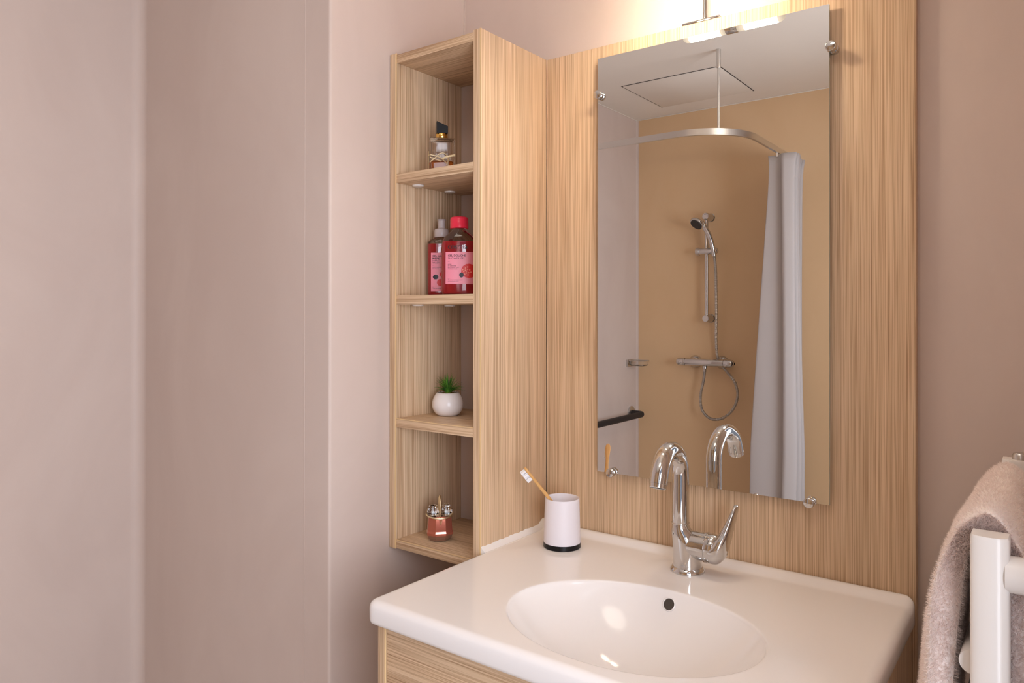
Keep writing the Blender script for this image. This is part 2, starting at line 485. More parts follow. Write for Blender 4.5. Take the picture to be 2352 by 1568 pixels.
# under side / skirt, from the bottom up
rr = 0.018
out0 = outline(0, rr)
skirt = [(0.016, D-0.040), (0.007, D-0.040), (0.002, D-0.0375), (0.0, D-0.032), (0.0, D-0.016)]
for ins, z in skirt:
    o_ = outline(ins, rr); rings.append([Vector((x, y, z+(lipz(x, y) if z > D-0.02 else 0))) for x, y in o_])
er = 0.0135
for k in range(1, 8):
    a = PI/2*k/7
    ins = er*(1-math.cos(a)); z = D-er+er*math.sin(a)
    o_ = outline(ins, rr); rings.append([Vector((x, y, z+lipz(x, y)+plinth(x, y))) for x, y in o_])
ellr = []
for a in angs:
    c, s_ = math.cos(a), math.sin(a)
    rad = 1/math.sqrt((c/EA)**2+(s_/EB_)**2)
    ellr.append((c, s_, rad))
last = outline(er, rr)
for t in [0.03, 0.06, 0.09, 0.12, 0.15, 0.18, 0.21, 0.24, 0.28, 0.33, 0.4, 0.5, 0.6, 0.7, 0.8, 0.88, 0.94, 0.97]:
    row = []
    for k in range(NA):
        c, s_, rad = ellr[k]; rim = rad*1.03
        ex, ey = ECX+c*rim, ECY+s_*rim
        x, y = last[k][0]*(1-t)+ex*t, last[k][1]*(1-t)+ey*t
        row.append(Vector((x, y, D+lipz(x, y)+plinth(x, y))))
    rings.append(row)
for q_ in [1.03, 1.02, 1.012, 1.006, 1.0, 0.992, 0.984, 0.975, 0.965, 0.95, 0.93, 0.90, 0.86, 0.81, 0.75, 0.68, 0.60, 0.51, 0.42, 0.33, 0.24, 0.16, 0.10]:
    row = []
    dr = 0
    if q_ < 1.0:
        dr = -DEPTH*(1-q_**2)**0.88
    rimd = 0.0016*(1/(1+math.exp((q_-1.0)/0.006)))
    for k in range(NA):
        c, s_, rad = ellr[k]
        row.append(Vector((ECX+c*rad*q_, ECY+s_*rad*q_, D+dr-rimd)))
    rings.append(row)
wb = thing('washbasin', (0.375, -0.27, D-0.04), 'glossy white ceramic washbasin with an oval bowl below the mirror', 'washbasin')
MB().loft(rings, False, True).obj('basin', CERAMIC, wb, sharp=60)
# overflow hole in the back of the bowl
of = Vector((0.3986, -0.2091, 0.84375))
nrm = Vector((0.0014, -0.8588, 0.5124)).normalized()
Mo = Matrix.Translation(of+nrm*0.0016) @ nrm.to_track_quat('Z', 'Y').to_matrix().to_4x4()
MB().lathe([(0.0122, -0.004), (0.0116, 0.0006), (0.0106, 0.0012), (0.0099, 0.0008), (0.0096, -0.001)], 32, Mo, True, False).obj('overflow_ring', CERAMIC, wb)
MB().lathe([(0.0002, -0.0006), (0.0100, -0.0006)], 32, Mo, False, False).obj('overflow_hole', DARKHOLE, wb)
MB().lathe([(0.0215, 0), (0.0215, 0.003), (0.019, 0.0045), (0.006, 0.0055)], 40, T(ECX, ECY, D-DEPTH-0.001)).obj('drain', CHROME, wb)
# bead of sealant where the deck meets the shelf unit
sb = MB(); rowsP = []
for i in range(46):
    y = -0.236+0.230*i/45
    h_ = 0.0078+0.0004*math.sin(i*1.7)+0.0006*math.sin(i*0.63+1)+(0.0006*random.random())
    lz = lipz(0, y)
    rowsP.append([Vector((0.0, y, D+lz+h_)), Vector((0.0022, y, D+lz+h_*0.75)), Vector((0.008, y, D+lz+0.0012)), Vector((0.015, y, D+lz-0.003)), Vector((0.0, y, D+lz-0.010))])
sb.loft(rowsP).obj('sealant', SEAL, wb)

# ------------------------------------------------------------------ vanity cabinet under the basin
va = thing('vanity_cabinet', (0.375, -0.26, 0.28), 'striped oak vanity cabinet below the white washbasin', 'cabinet')
VZ0, VZ1 = 0.30, D-0.0405
MB().box(0.008, 0.026, -0.523, -0.003, VZ0, VZ1, 0.0008).obj('side_panel', WOODV, va)
MB().box(0.722, 0.740, -0.523, -0.003, VZ0, VZ1, 0.0008).obj('side_panel', WOODV, va)
MB().box(0.0242, 0.0268, -0.5236, -0.522, VZ0, VZ1).obj('edge_band', EDGE, va)
MB().box(0.0268, 0.721, -0.521, -0.503, 0.58, VZ1-0.002, 0.0008).obj('drawer_front', WOODH, va)
MB().box(0.0268, 0.721, -0.521, -0.503, VZ0+0.002, 0.575, 0.0008).obj('drawer_front', WOODH, va)
MB().box(0.026, 0.722, -0.50, -0.003, VZ0, VZ0+0.018, 0.0008).obj('bottom_panel', WOODH, va)

# ------------------------------------------------------------------ tap
FX, FY = 0.382, -0.0936       # body centre
NX, NY = 0.371, -0.1003       # neck centre
ZD = D+0.0022
tap = thing('basin_tap', (FX, FY, ZD), 'chrome swan-neck mixer tap standing on the white washbasin', 'tap')
MB().lathe([(0.0318, 0), (0.0322, 0.002), (0.0308, 0.0055), (0.0285, 0.0085), (0.0276, 0.0095)], 64, T(FX, FY, ZD)).obj('base_ring', CHROME, tap)
AZ = 0.9175                    # height of the lever arm axis
bd = MB()
# body: vertical shell that narrows towards the neck
def ringc(cx, cy, rx, z, n=64): return [Vector((cx+rx*math.cos(2*PI*k/n), cy+rx*math.sin(2*PI*k/n), z)) for k in range(n)]
rg = []
for z, r_, t in ((ZD+0.0085, 0.0272, 0), (ZD+0.02, 0.0268, 0), (AZ-0.012, 0.0265, 0.02), (AZ+0.004, 0.0262, 0.10), (AZ+0.013, 0.0250, 0.26), (AZ+0.020, 0.0222, 0.55), (AZ+0.0255, 0.0192, 0.80), (AZ+0.031, 0.0166, 0.95), (AZ+0.0355, 0.0158, 1.0), (0.9555, 0.0156, 1.0)):
    rg.append(ringc(FX+(NX-FX)*t, FY+(NY-FY)*t, r_, z))
bd.loft(rg)
# horizontal arm towards the lever
Mx = T(FX-0.004, FY, AZ) @ Ry(PI/2)
bd.lathe([(0.0005, -0.001), (0.0235, 0.0), (0.0252, 0.006), (0.0256, 0.014), (0.0258, 0.041)], 64, Mx)
bd.obj('body', CHROME, tap, sharp=35)
MB().lathe([(0.0258, 0.0), (0.0272, 0.0008), (0.0272, 0.0042), (0.0258, 0.005)], 64, T(FX+0.0355, FY, AZ) @ Ry(PI/2)).obj('collar_ring', CHROME, tap)
MB().lathe([(0.0160, 0), (0.0165, 0.0006), (0.0165, 0.0018), (0.0160, 0.0024)], 48, T(NX, NY, 0.9552)).obj('joint_ring', CHROME, tap)
# swan-neck spout
RA = 0.0535
sp_ = [Vector((NX, NY, 0.957)), Vector((NX, NY, 0.99)), Vector((NX, NY, 1.02))]
zc_ = 1.0455
for k in range(0, 31):
    a = math.radians(163)*k/30
    sp_.append(Vector((NX+0.007*(1-math.cos(a))/2, NY-RA+RA*math.cos(a), zc_+RA*math.sin(a))))
dr_ = (sp_[-1]-sp_[-2]).normalized()
sp_.append(sp_[-1]+dr_*0.006); tip = sp_[-1]+dr_*0.006
sp_.append(tip)
MB().tube(sp_, lambda t: 0.0156+0.0002*max(0, (t-0.35)/0.65), 48).obj('spout', CHROME, tap, sharp=50)
Mt = Matrix.Translation(tip) @ dr_.to_track_quat('Z', 'Y').to_matrix().to_4x4()
MB().lathe([(0.0162, -0.001), (0.0162, 0.0005), (0.0149, 0.001), (0.0149, 0.0075), (0.0140, 0.0085), (0.0130, 0.0075)], 48, Mt, True, False).obj('aerator', CHROME, tap)
MB().lathe([(0.0004, 0.0068), (0.0135, 0.0068)], 40, Mt, False, False).obj('aerator_mesh', RUBBER, tap)
# end cap of the arm and the lever that sweeps up from it
lx = FX+0.0360
MB().lathe([(0.0255, 0.0), (0.0262, 0.001), (0.0262, 0.014), (0.0250, 0.0205), (0.0215, 0.0255), (0.012, 0.0285), (0.001, 0.029)], 64, T(lx, FY, AZ) @ Ry(PI/2)).obj('cartridge_cap', CHROME, tap)
lv = MB(); rgs = []
for z, xl_, xr_, hb in ((.8912, .4355, .4385, .004), (.8928, .4269, .4435, .012), (.8963, .4220, .4479, .0175), (.9009, .4190, .4520, .0215), (.9070, .4180, .4560, .0245), (.9130, .4176, .4572, .0262), (.9180, .4190, .4585, .0262), (.9232, .4263, .4594, .0248), (.9288, .4324, .4604, .0225), (.9392, .4397, .4621, .0185), (.9503, .4468, .4640, .0155), (.9635, .4529, .4661, .0132), (.9767, .4580, .4682, .0112), (.9893, .4626, .4700, .0090), (.9950, .4640, .4706, .0065), (.9975, .4662, .4698, .002)):
    tl = min(1, max(0, (z-AZ)/0.085))
    hb *= 1+0.35*min(1, tl*4); xl_ -= 0.0030*min(1, tl*3)*(1-0.4*tl)
    yc_ = FY-0.0005+0.024*tl
    rgs.append(sq_ring((xr_-xl_)/2, hb, z, 48, 2.4, (xl_+xr_)/2, yc_))
rs2 = [spline([r_[k] for r_ in rgs], 90) for k in range(48)]
lv.loft([[rs2[k][i] for k in range(48)] for i in range(90)])
lev = lv.obj('lever', CHROME, tap, sharp=70)
MB().lathe([(0.0001, 0.0016), (0.0028, 0.0014), (0.0034, 0)], 24, T(0.4262, FY-0.0248, 0.9150) @ Rx(PI/2)).obj('screw_cap', BRUSHED, lev)
# small engraved script mark on the base
mk = MB()
def on_body(a, z, off=0.0003): return Vector((FX+(0.0271+off)*math.cos(a), FY+(0.0271+off)*math.sin(a), z))
a0 = math.atan2(CAM.y-FY, CAM.x-FX)-0.42
pts = [on_body(a0+0.011*i, ZD+0.016+0.0022*math.sin(i*1.15)*(1 if i < 26 else 0.4)-0.00004*i) for i in range(48)]
mk.tube(spline(pts, 150), 0.00022, 6)
mk.tube([on_body(a0+0.24+0.01*i, ZD+0.0118) for i in range(5)], 0.0003, 6)
mk.tube([on_body(a0+0.32+0.01*i, ZD+0.0116) for i in range(5)], 0.0003, 6)
mk.obj('engraved_mark', BRUSHED, tap)

# ------------------------------------------------------------------ cup and toothbrush
CX, CY = 0.1134, -0.1091
cup = thing('toothbrush_cup', (CX, CY, D), 'lilac white tumbler with black base on the washbasin corner', 'cup')
MB().lathe([(0.0384, 0.0085), (0.0381, 0.012), (0.0357, 0.1000), (0.0353, 0.1008), (0.0345, 0.1010), (0.0338, 0.1000), (0.0350, 0.02), (0.0345, 0.014), (0.001, 0.0135)], 80, T(CX, CY, D), False, False).obj('tumbler', CUPW, cup)
MB().lathe([(0.0376, 0.0), (0.0388, 0.0012), (0.0387, 0.0102), (0.0380, 0.0106), (0.001, 0.0106)], 80, T(CX, CY, D), True, False).obj('base_band', BLACK, cup)
top = Vector((0.0748, -0.1880, 1.0355))
bot = Vector((0.1232, -0.0800, 0.8960))
# keep the stick inside the cup: leans on the front rim
ax = (top-bot).normalized()
brd = thing('toothbrush', bot, 'bamboo toothbrush with white bristles leaning in the tumbler', 'toothbrush')
bdir = Vector((-0.62, -0.62, -0.50)); bdir = (bdir-ax*bdir.dot(ax)).normalized()
side = ax.cross(bdir)
hb = MB(); rg = []
Lb = (top-bot).length
for s_, w_, th in ((0, 0.0035, 0.0022), (0.004, 0.0062, 0.0034), (0.03, 0.0064, 0.0036), (Lb-0.075, 0.0046, 0.0034), (Lb-0.050, 0.0036, 0.0031), (Lb-0.036, 0.0040, 0.0029), (Lb-0.026, 0.0054, 0.0028), (Lb-0.014, 0.0062, 0.0028), (Lb-0.006, 0.0058, 0.0028), (Lb-0.0015, 0.0036, 0.0024), (Lb, 0.0012, 0.0016)):
    rg.append([bot+ax*s_+q.x*side+q.y*bdir for q in sq_ring(w_, th, 0, 28, 3.0)])
hb.loft(rg)
hb.obj('handle', BAMBOO, brd, sharp=60)
br = MB()
for i in range(9):
    for j in (-1, 0, 1):
        c = bot+ax*(Lb-0.0045-i*0.0031)+side*(j*0.0030)+bdir*0.0026
        for q in range(4):
            d0 = side*random.uniform(-0.0008, 0.0008)+ax*random.uniform(-0.0008, 0.0008)
            br.tube([c+d0, c+d0*1.5+bdir*(0.0108+random.uniform(-0.0003, 0.0003))], 0.0008, 6)
br.obj('bristles', BRISTLE, brd)

# ------------------------------------------------------------------ mirror with clips
MXL, MXR, MZ1, MZ0, MY = 0.1444, 0.6143, 1.8943, 1.0093, -0.0177
mir = thing('wall_mirror', ((MXL+MXR)/2, -0.009, MZ0), 'tall frameless mirror held by chrome clips on the oak panel', 'mirror')
MB().add([(MXL, MY, MZ0), (MXR, MY, MZ0), (MXR, MY, MZ1), (MXL, MY, MZ1)], [(0, 1, 2, 3)]).obj('mirror_face', MIRROR, mir, fix=False)
gl = MB(); e_ = 0.005
gl.add([(MXL, MY, MZ0), (MXR, MY, MZ0), (MXR, MY, MZ1), (MXL, MY, MZ1), (MXL, MY+e_, MZ0), (MXR, MY+e_, MZ0), (MXR, MY+e_, MZ1), (MXL, MY+e_, MZ1)],
       [(0, 4, 5, 1), (1, 5, 6, 2), (2, 6, 7, 3), (3, 7, 4, 0), (4, 7, 6, 5)])
gl.obj('glass_edge', GLASSEDGE, mir, smooth=False)
for x, z in ((0.1490, 1.8145), (0.6190, 1.8165), (0.1800, 1.0110), (0.5815, 1.0100)):
    cl_ = MB().lathe([(0.0088, 0), (0.0088, 0.0124), (0.0072, 0.0128), (0.0072, 0.0140)], 40, T(x, -0.0002, z) @ Rx(PI/2)).obj('clip', CHROME, mir)
    MB().lathe([(0.0090, 0.0), (0.0092, 0.0006), (0.0092, 0.0100), (0.0086, 0.0112), (0.0080, 0.0115)], 40, T(x, MY-0.0006, z) @ Rx(PI/2)).obj('clip_cap', CHROME, cl_)

# ------------------------------------------------------------------ lamp above the mirror
LX, LY, LZ = 0.3760, -0.1896, 1.9665
lamp = thing('mirror_lamp', (0.370, 0.010, ZT), 'chrome arm lamp with two glowing frosted tubes above the mirror', 'lamp')
MB().box(0.3285, 0.408, 0.0010, 0.0185, ZT, ZT+0.006, 0.0022, 3).obj('base_plate', CHROME, lamp)
pts = [Vector((0.3745, 0.0095, ZT+0.005)), Vector((0.3745, 0.0095, 1.98)), Vector((0.3745, 0.0095, 2.03))]
for k in range(1, 11):
    a = PI/2*k/10
    pts.append(Vector((0.3745, 0.0095-0.05*(1-math.cos(a)), 2.03+0.05*math.sin(a))))
pts += [Vector((0.3745, -0.10, 2.08))]
for k in range(1, 11):
    a = PI/2*k/10
    pts.append(Vector((0.3752, -0.14-0.0496*math.sin(a), 2.08-0.05*(1-math.cos(a)))))
pts.append(Vector((LX, LY, LZ+0.01)))
MB().tube(pts, 0.0036, 20).obj('arm', PIPE, lamp)
MB().lathe([(0.0165, -0.0125), (0.0172, -0.0115), (0.0172, 0.0115), (0.0165, 0.0125)], 40, T(LX, LY, LZ) @ Ry(PI/2)).obj('hub', CHROME, lamp)
for sx in (-1, 1):
    prof = [(0.0148, 0.010), (0.0160, 0.014), (0.0162, 0.095), (0.0150, 0.1035), (0.0115, 0.1090), (0.006, 0.1115), (0.0006, 0.112)]
    Mh = T(LX, LY, LZ) @ (Ry(PI/2) if sx > 0 else Ry(-PI/2))
    MB().lathe(prof, 32, Mh).obj('tube', TUBE, lamp)

# ------------------------------------------------------------------ things on the shelves
def face(x, y): return math.atan2(CAM.y-y, CAM.x-x)+PI/2     # turns local -Y towards the viewer's side of the room

# square perfume bottle with black slanted cap
px, py, pz = -0.168, -0.170, S1
pf = thing('perfume_bottle', (px, py, pz), 'square clear perfume bottle with black slanted cap and gold ornament', 'perfume')
Mp = T(px, py, pz) @ Rz(face(px, py)+0.10)
HX, HY, HZ = 0.0288, 0.0150, 0.0800
MB().box(-HX, HX, -HY, HY, 0, HZ, 0.0025, 3, Mp).obj('glass_body', THIN, pf)
MB().box(-HX+0.0045, HX-0.0045, -HY+0.0035, HY-0.0035, 0.0085, 0.029, 0.0035, 3, Mp).obj('perfume', AMBER, pf)
MB().box(-HX+0.0045, HX-0.0045, -HY+0.0035, HY-0.0035, 0.0305, HZ-0.006, 0.0035, 3, Mp).obj('inner_wall', THIN, pf)
MB().lathe([(0.0128, HZ+0.0002), (0.0132, HZ+0.001), (0.0132, HZ+0.0095), (0.0126, HZ+0.0105)], 40, Mp).obj('neck_collar', GOLD, pf)
cb = MB(); zz = HZ+0.0106
cap_b = [(-0.0125, -0.0115), (0.0125, -0.0115), (0.0125, 0.0115), (-0.0125, 0.0115)]
cb.add([(x, y, zz) for x, y in cap_b]+[(-0.0125, -0.0115, zz+0.0265), (0.0125, -0.0115, zz+0.0155), (0.0125, 0.0115, zz+0.0155), (-0.0125, 0.0115, zz+0.0265)],
       [(3, 2, 1, 0), (4, 5, 6, 7), (0, 1, 5, 4), (1, 2, 6, 5), (2, 3, 7, 6), (3, 0, 4, 7)], Mp)
cb.obj('cap', BLACK, pf, smooth=False)
# gold interlaced ornament on the front face (positions in mm on the face: x right, z up)
orn = MB()
def onf(x, z, y=-HY-0.0011): return Mp @ Vector((x/1000, y, z/1000))
def stroke(ps, r_=0.00085, n=24): orn.tube(spline([onf(*p) for p in ps], n), r_*1.3, 8)
stroke([(-27, 40.5), (-12, 37.5), (-3, 33.5), (6, 26), (15, 17), (27.5, 8)], 0.0011)
stroke([(-28, 35), (-14, 30.5), (-2.5, 27)], 0.0011)
stroke([(-28, 24), (-18, 32), (-9, 41), (0, 45.5), (8, 42), (12, 35), (12.5, 27), (9, 18)], 0.0010, 40)
stroke([(-1, 33), (10, 38), (28, 42.5)], 0.0011)
stroke([(0, 31.5), (11, 36.5), (28, 40)], 0.0010)
stroke([(-18, 33), (-27, 33.5)], 0.0010)
orn.tube([Mp @ Vector((-HX-0.0012, -0.006, 0.050)), Mp @ Vector((-HX-0.0012, -0.006, 0.008))], 0.0014, 8)
orn.tube([Mp @ Vector((-HX-0.0012, -0.006, 0.041)), onf(-27, 40.5)], 0.0011, 8)
orn.obj('gold_ornament', PALEGOLD, pf)

# liquid soap bottles
def bottle(name, x, y, z, rot, w, d, hz, label, cat, e=3.2):
    o = thing(name, (x, y, z), label, cat)
    return o, T(x, y, z) @ Rz(rot)
def surf(s_, z, hx, hy, e, off):
    """front surface of a superellipse body: s_ runs along x"""
    u = max(-1, min(1, s_/hx))
    yy = -hy*(1-abs(u)**e)**(1/e)
    return Vector((s_, yy-off, z))
def wrap(mb, vs, fs, x0, z0, hx, hy, e, off, M):
    mb.add([surf(x0+v[0], z0+v[1], hx, hy, e, off) for v in vs], fs, M)
def patch(mb, xa_, xb_, za, zb, hx, hy, e, off, M, n=24, th=0.0):
    P = [[M @ surf(xa_+(xb_-xa_)*j/n, zz_, hx, hy, e, off) for j in range(n+1)] for zz_ in (za, zb)]
    mb.grid(P)
def disc(mb, cx_, cz_, rx, rz, hx, hy, e, off, M, n=28, xmax=None, wob=0.0):
    vs = [(cx_, cz_)]; fs = []; nr = 5
    for i in range(1, nr+1):
        for k in range(n):
            a = 2*PI*k/n; q_ = (1+wob*math.sin(k*2.4))*i/nr
            xx = cx_+rx*q_*math.cos(a)
            if xmax is not None: xx = min(xx, xmax)
            vs.append((xx, cz_+rz*q_*math.sin(a)))
    for k in range(n): fs.append((0, k+1, (k+1) % n+1))
    for i in range(nr-1):
        for k in range(n):
            a_ = 1+i*n; b_ = 1+(i+1)*n; k2 = (k+1) % n
            fs.append((a_+k, b_+k, b_+k2, a_+k2))
    mb.add([surf(p[0], p[1], hx, hy, e, off) for p in vs], fs, M)

gx, gy = -0.118, -0.168
gb, Mg = bottle('shower_gel_bottle', gx, gy, S2, face(gx, gy)-0.03, 0, 0, 0, 'red shower gel bottle with coral flip cap and pink label', 'bottle')
hx, hy, ee = 0.0385, 0.0215, 3.0
def body_rings(hx, hy, ee, prof, n=64): return [sq_ring(hx*a, hy*b, z, n, ee+(2.0-ee)*c) for a, b, z, c in prof]
MB().loft(body_rings(hx, hy, ee, [(0.80, 0.75, 0, 0), (0.92, 0.9, 0.0012, 0), (0.98, 0.98, 0.005, 0), (1, 1, 0.011, 0), (1, 1, 0.108, 0), (0.985, 0.99, 0.114, 0.05), (0.93, 0.96, 0.121, 0.15), (0.80, 0.88, 0.129, 0.4), (0.62, 0.80, 0.1355, 0.75), (0.47, 0.78, 0.1395, 1), (0.41, 0.735, 0.1425, 1), (0.40, 0.716, 0.147, 1)]), M=Mg).obj('bottle_wall', PLASTIC_CLEAR, gb)
MB().loft(body_rings(hx-0.0016, hy-0.0016, ee, [(0.78, 0.73, 0.0022, 0), (0.92, 0.9, 0.0034, 0), (1, 1, 0.011, 0), (1, 1, 0.108, 0), (0.985, 0.99, 0.1138, 0.05), (0.95, 0.97, 0.1178, 0.1)]), M=Mg).obj('red_gel', REDGEL, gb)
MB().lathe([(0.0192, 0.1462), (0.0200, 0.1470), (0.0201, 0.1600), (0.0199, 0.1604), (0.0199, 0.1668), (0.0188, 0.1700), (0.0165, 0.1715), (0.001, 0.1720)], 56, Mg, True, False).obj('cap', REDCAP, gb)
lb = MB(); patch(lb, -0.0290, 0.0330, 0.0240, 0.0935, hx, hy, ee, 0.0004, Mg)
lbo = lb.obj('paper_label', PINK, gb)
def letters(parent, name, lines, m, hx, hy, ee, M, off=0.0007):
    for txt, size, x0, z0, bold in lines:
        mb = MB()
        vs, fs = text_mesh(txt, size, bold)
        wrap(mb, vs, fs, x0, z0, hx, hy, ee, off, M)
        mb.obj(name, m, parent, smooth=False, fix=False)
letters(gb, 'brand_lettering', [('cosmia', 0.0155, -0.0245, 0.1005, 0.0001)], INK, hx, hy, ee, Mg, 0.0005)
letters(lbo, 'label_lettering', [('GEL DOUCHE', 0.0062, -0.0240, 0.0835, 0.00012), ('MÛRE', 0.0030, -0.0240, 0.0655, 0.0), ('ET GRENADE', 0.0030, -0.0240, 0.0622, 0.0), ('Testé dermatologiquement', 0.0029, -0.0240, 0.0318, 0.0), ('—', 0.004, -0.0240, 0.0715, 0), ('—', 0.004, -0.0240, 0.0348, 0)], INK, hx, hy, ee, Mg)
letters(lbo, 'label_lettering', [('SHOWER GEL', 0.0060, -0.0240, 0.0778, 0.0), ('BLACKBERRY AND', 0.0029, -0.0240, 0.0588, 0), ('POMEGRANATE', 0.0029, -0.0240, 0.0556, 0), ('Dermatologically tested', 0.0024, -0.0240, 0.0288, 0)], INKG, hx, hy, ee, Mg)
fr_ = MB(); disc(fr_, 0.0215, 0.0525, 0.0165, 0.0155, hx, hy, ee, 0.0006, Mg, 36, 0.0328, 0.02); fr_.obj('printed_pomegranate', FRUITR, lbo, smooth=False, fix=False)
fr_ = MB()
for k in range(14):
    a = k*2.4; q_ = 0.0028*math.sqrt(k)
    disc(fr_, 0.0160+q_*math.cos(a), 0.0520+q_*math.sin(a), 0.0016, 0.0016, hx, hy, ee, 0.0008, Mg, 10)
fr_.obj('printed_seeds', FRUITP, lbo, smooth=False, fix=False)
fr_ = MB(); disc(fr_, 0.0055, 0.0435, 0.0048, 0.0056, hx, hy, ee, 0.0009, Mg, 24, None, 0.05); fr_.obj('printed_blackberry', FRUITK, lbo, smooth=False, fix=False)

wx, wy = -0.203, -0.132
wbt, Mw = bottle('hand_wash_bottle', wx, wy, S2, face(wx, wy)+0.02, 0, 0, 0, 'red hand wash pump bottle half hidden behind the shower gel', 'bottle')
hx2, hy2, e2 = 0.0322, 0.0205, 3.6
MB().loft(body_rings(hx2, hy2, e2, [(0.85, 0.8, 0, 0), (0.96, 0.95, 0.002, 0), (1, 1, 0.006, 0), (1, 1, 0.118, 0), (0.97, 0.98, 0.124, 0.1), (0.86, 0.92, 0.1285, 0.3), (0.60, 0.85, 0.132, 0.8), (0.50, 0.76, 0.1335, 1), (0.45, 0.70, 0.136, 1)]), M=Mw).obj('bottle_wall', PLASTIC_CLEAR, wbt)
MB().loft(body_rings(hx2-0.0014, hy2-0.0014, e2, [(0.85, 0.8, 0.002, 0), (0.98, 0.97, 0.004, 0), (1, 1, 0.008, 0), (1, 1, 0.1195, 0)]), M=Mw).obj('red_hand_wash', REDGEL, wbt)
pm = MB().lathe([(0.0165, 0.1350), (0.0170, 0.1362), (0.0170, 0.1505), (0.0160, 0.1535), (0.0125, 0.1550), (0.0100, 0.1556), (0.0088, 0.1565), (0.0085, 0.1735), (0.0098, 0.1745), (0.0104, 0.1758), (0.0098, 0.1768), (0.002, 0.1772)], 48, Mw).obj('pump', PUMP, wbt)
lb = MB(); patch(lb, -0.0245, 0.0260, 0.0110, 0.0985, hx2, hy2, e2, 0.0004, Mw)
lbo = lb.obj('paper_label', PINK, wbt)
letters(lbo, 'label_lettering', [('GEL LAVANT', 0.0060, -0.0212, 0.0890, 0.00012), ('MAINS', 0.0060, -0.0212, 0.0838, 0.00012), ('FRUITS ROUGES', 0.0029, -0.0212, 0.0640, 0), ('Testé dermatologiquement', 0.0027, -0.0212, 0.0165, 0), ('—', 0.004, -0.0212, 0.0190, 0)], INK, hx2, hy2, e2, Mw)
letters(lbo, 'label_lettering', [('HAND', 0.0058, -0.0212, 0.0785, 0.0), ('WASH', 0.0058, -0.0212, 0.0735, 0.0), ('RED FRUITS', 0.0028, -0.0212, 0.0608, 0), ('—', 0.004, -0.0212, 0.0685, 0)], INKG, hx2, hy2, e2, Mw)
fr_ = MB(); disc(fr_, -0.0140, 0.0430, 0.0062, 0.0055, hx2, hy2, e2, 0.0007, Mw, 24, None, 0.05); fr_.obj('printed_blackberry', FRUITK, lbo, smooth=False, fix=False)
fr_ = MB(); disc(fr_, -0.0035, 0.0305, 0.0075, 0.0080, hx2, hy2, e2, 0.0007, Mw); disc(fr_, 0.003, 0.049, 0.0070, 0.0080, hx2, hy2, e2, 0.0007, Mw); fr_.obj('printed_berries', FRUITR, lbo, smooth=False, fix=False)

# potted plant
ppx, ppy = -0.186, -0.1290
pp = thing('potted_plant', (ppx, ppy, S3), 'small spiky green plant in a round white pot on the shelf', 'plant')
MB().lathe([(0.019, 0), (0.0225, 0.0006), (0.0275, 0.0040), (0.0325, 0.0105), (0.0355, 0.0190), (0.0360, 0.0265), (0.0350, 0.0340), (0.0322, 0.0420), (0.0280, 0.0490), (0.0252, 0.0520), (0.0242, 0.0524), (0.0234, 0.0515), (0.0240, 0.0470)], 72, T(ppx, ppy, S3), True, False).obj('pot', POT, pp, sharp=60)
ms = MB(); P = []
for i in range(13):
    row = []
    for j in range(48):
        r_ = 0.0242*i/12; a = 2*PI*j/48
        row.append(Vector((ppx+r_*math.cos(a), ppy+r_*math.sin(a), S3+0.0478+0.0035*(1-(i/12)**2)+random.uniform(-0.0006, 0.0006))))
    row.append(row[0].copy()); P.append(row)
ms.grid(P); ms.obj('moss', MOSS, pp)
ml_ = MB()
for k in range(120):
    r_ = 0.021*math.sqrt(random.random()); a = random.uniform(0, 2*PI); b_ = random.uniform(0, 2*PI)
    c = Vector((ppx+r_*math.cos(a), ppy+r_*math.sin(a), S3+0.0508+random.uniform(-0.001, 0.0012)))
    d_ = Vector((math.cos(b_), math.sin(b_), 0))*0.0035; e__ = Vector((-d_.y, d_.x, 0))*0.5
    ml_.tube([c-d_, c+e__+Vector((0, 0, 0.001)), c+d_], 0.0003, 5)
tag(ml_.obj('moss_strands', MOSS, pp), kind='stuff')
lf = MB()
for k in range(95):
    a = random.uniform(0, 2*PI); tilt = math.radians(random.uniform(4, 62)) if k > 12 else math.radians(random.uniform(0, 15))
    ln = random.uniform(0.034, 0.049)*(1-0.12*tilt)
    d_ = Vector((math.cos(a), math.sin(a), 0)); sd = Vector((-d_.y, d_.x, 0))
    b0 = Vector((ppx, ppy, S3+0.050))+d_*random.uniform(0, 0.005)
    rows = []
    for i in range(6):
        t = i/5
        ang = tilt*(0.55+0.75*t)
        c = b0+d_*(ln*t*math.sin(ang))+Vector((0, 0, ln*t*math.cos(ang)))
        w_ = 0.00125*(1-t**1.6)+0.0002
        up_ = d_*(-math.cos(ang))+Vector((0, 0, math.sin(ang)))
        rows.append([c-sd*w_, c-up_*w_*0.5, c+sd*w_, c+up_*w_*0.5])
    lf.loft(rows)
tag(lf.obj('foliage', LEAF, pp), kind='stuff')

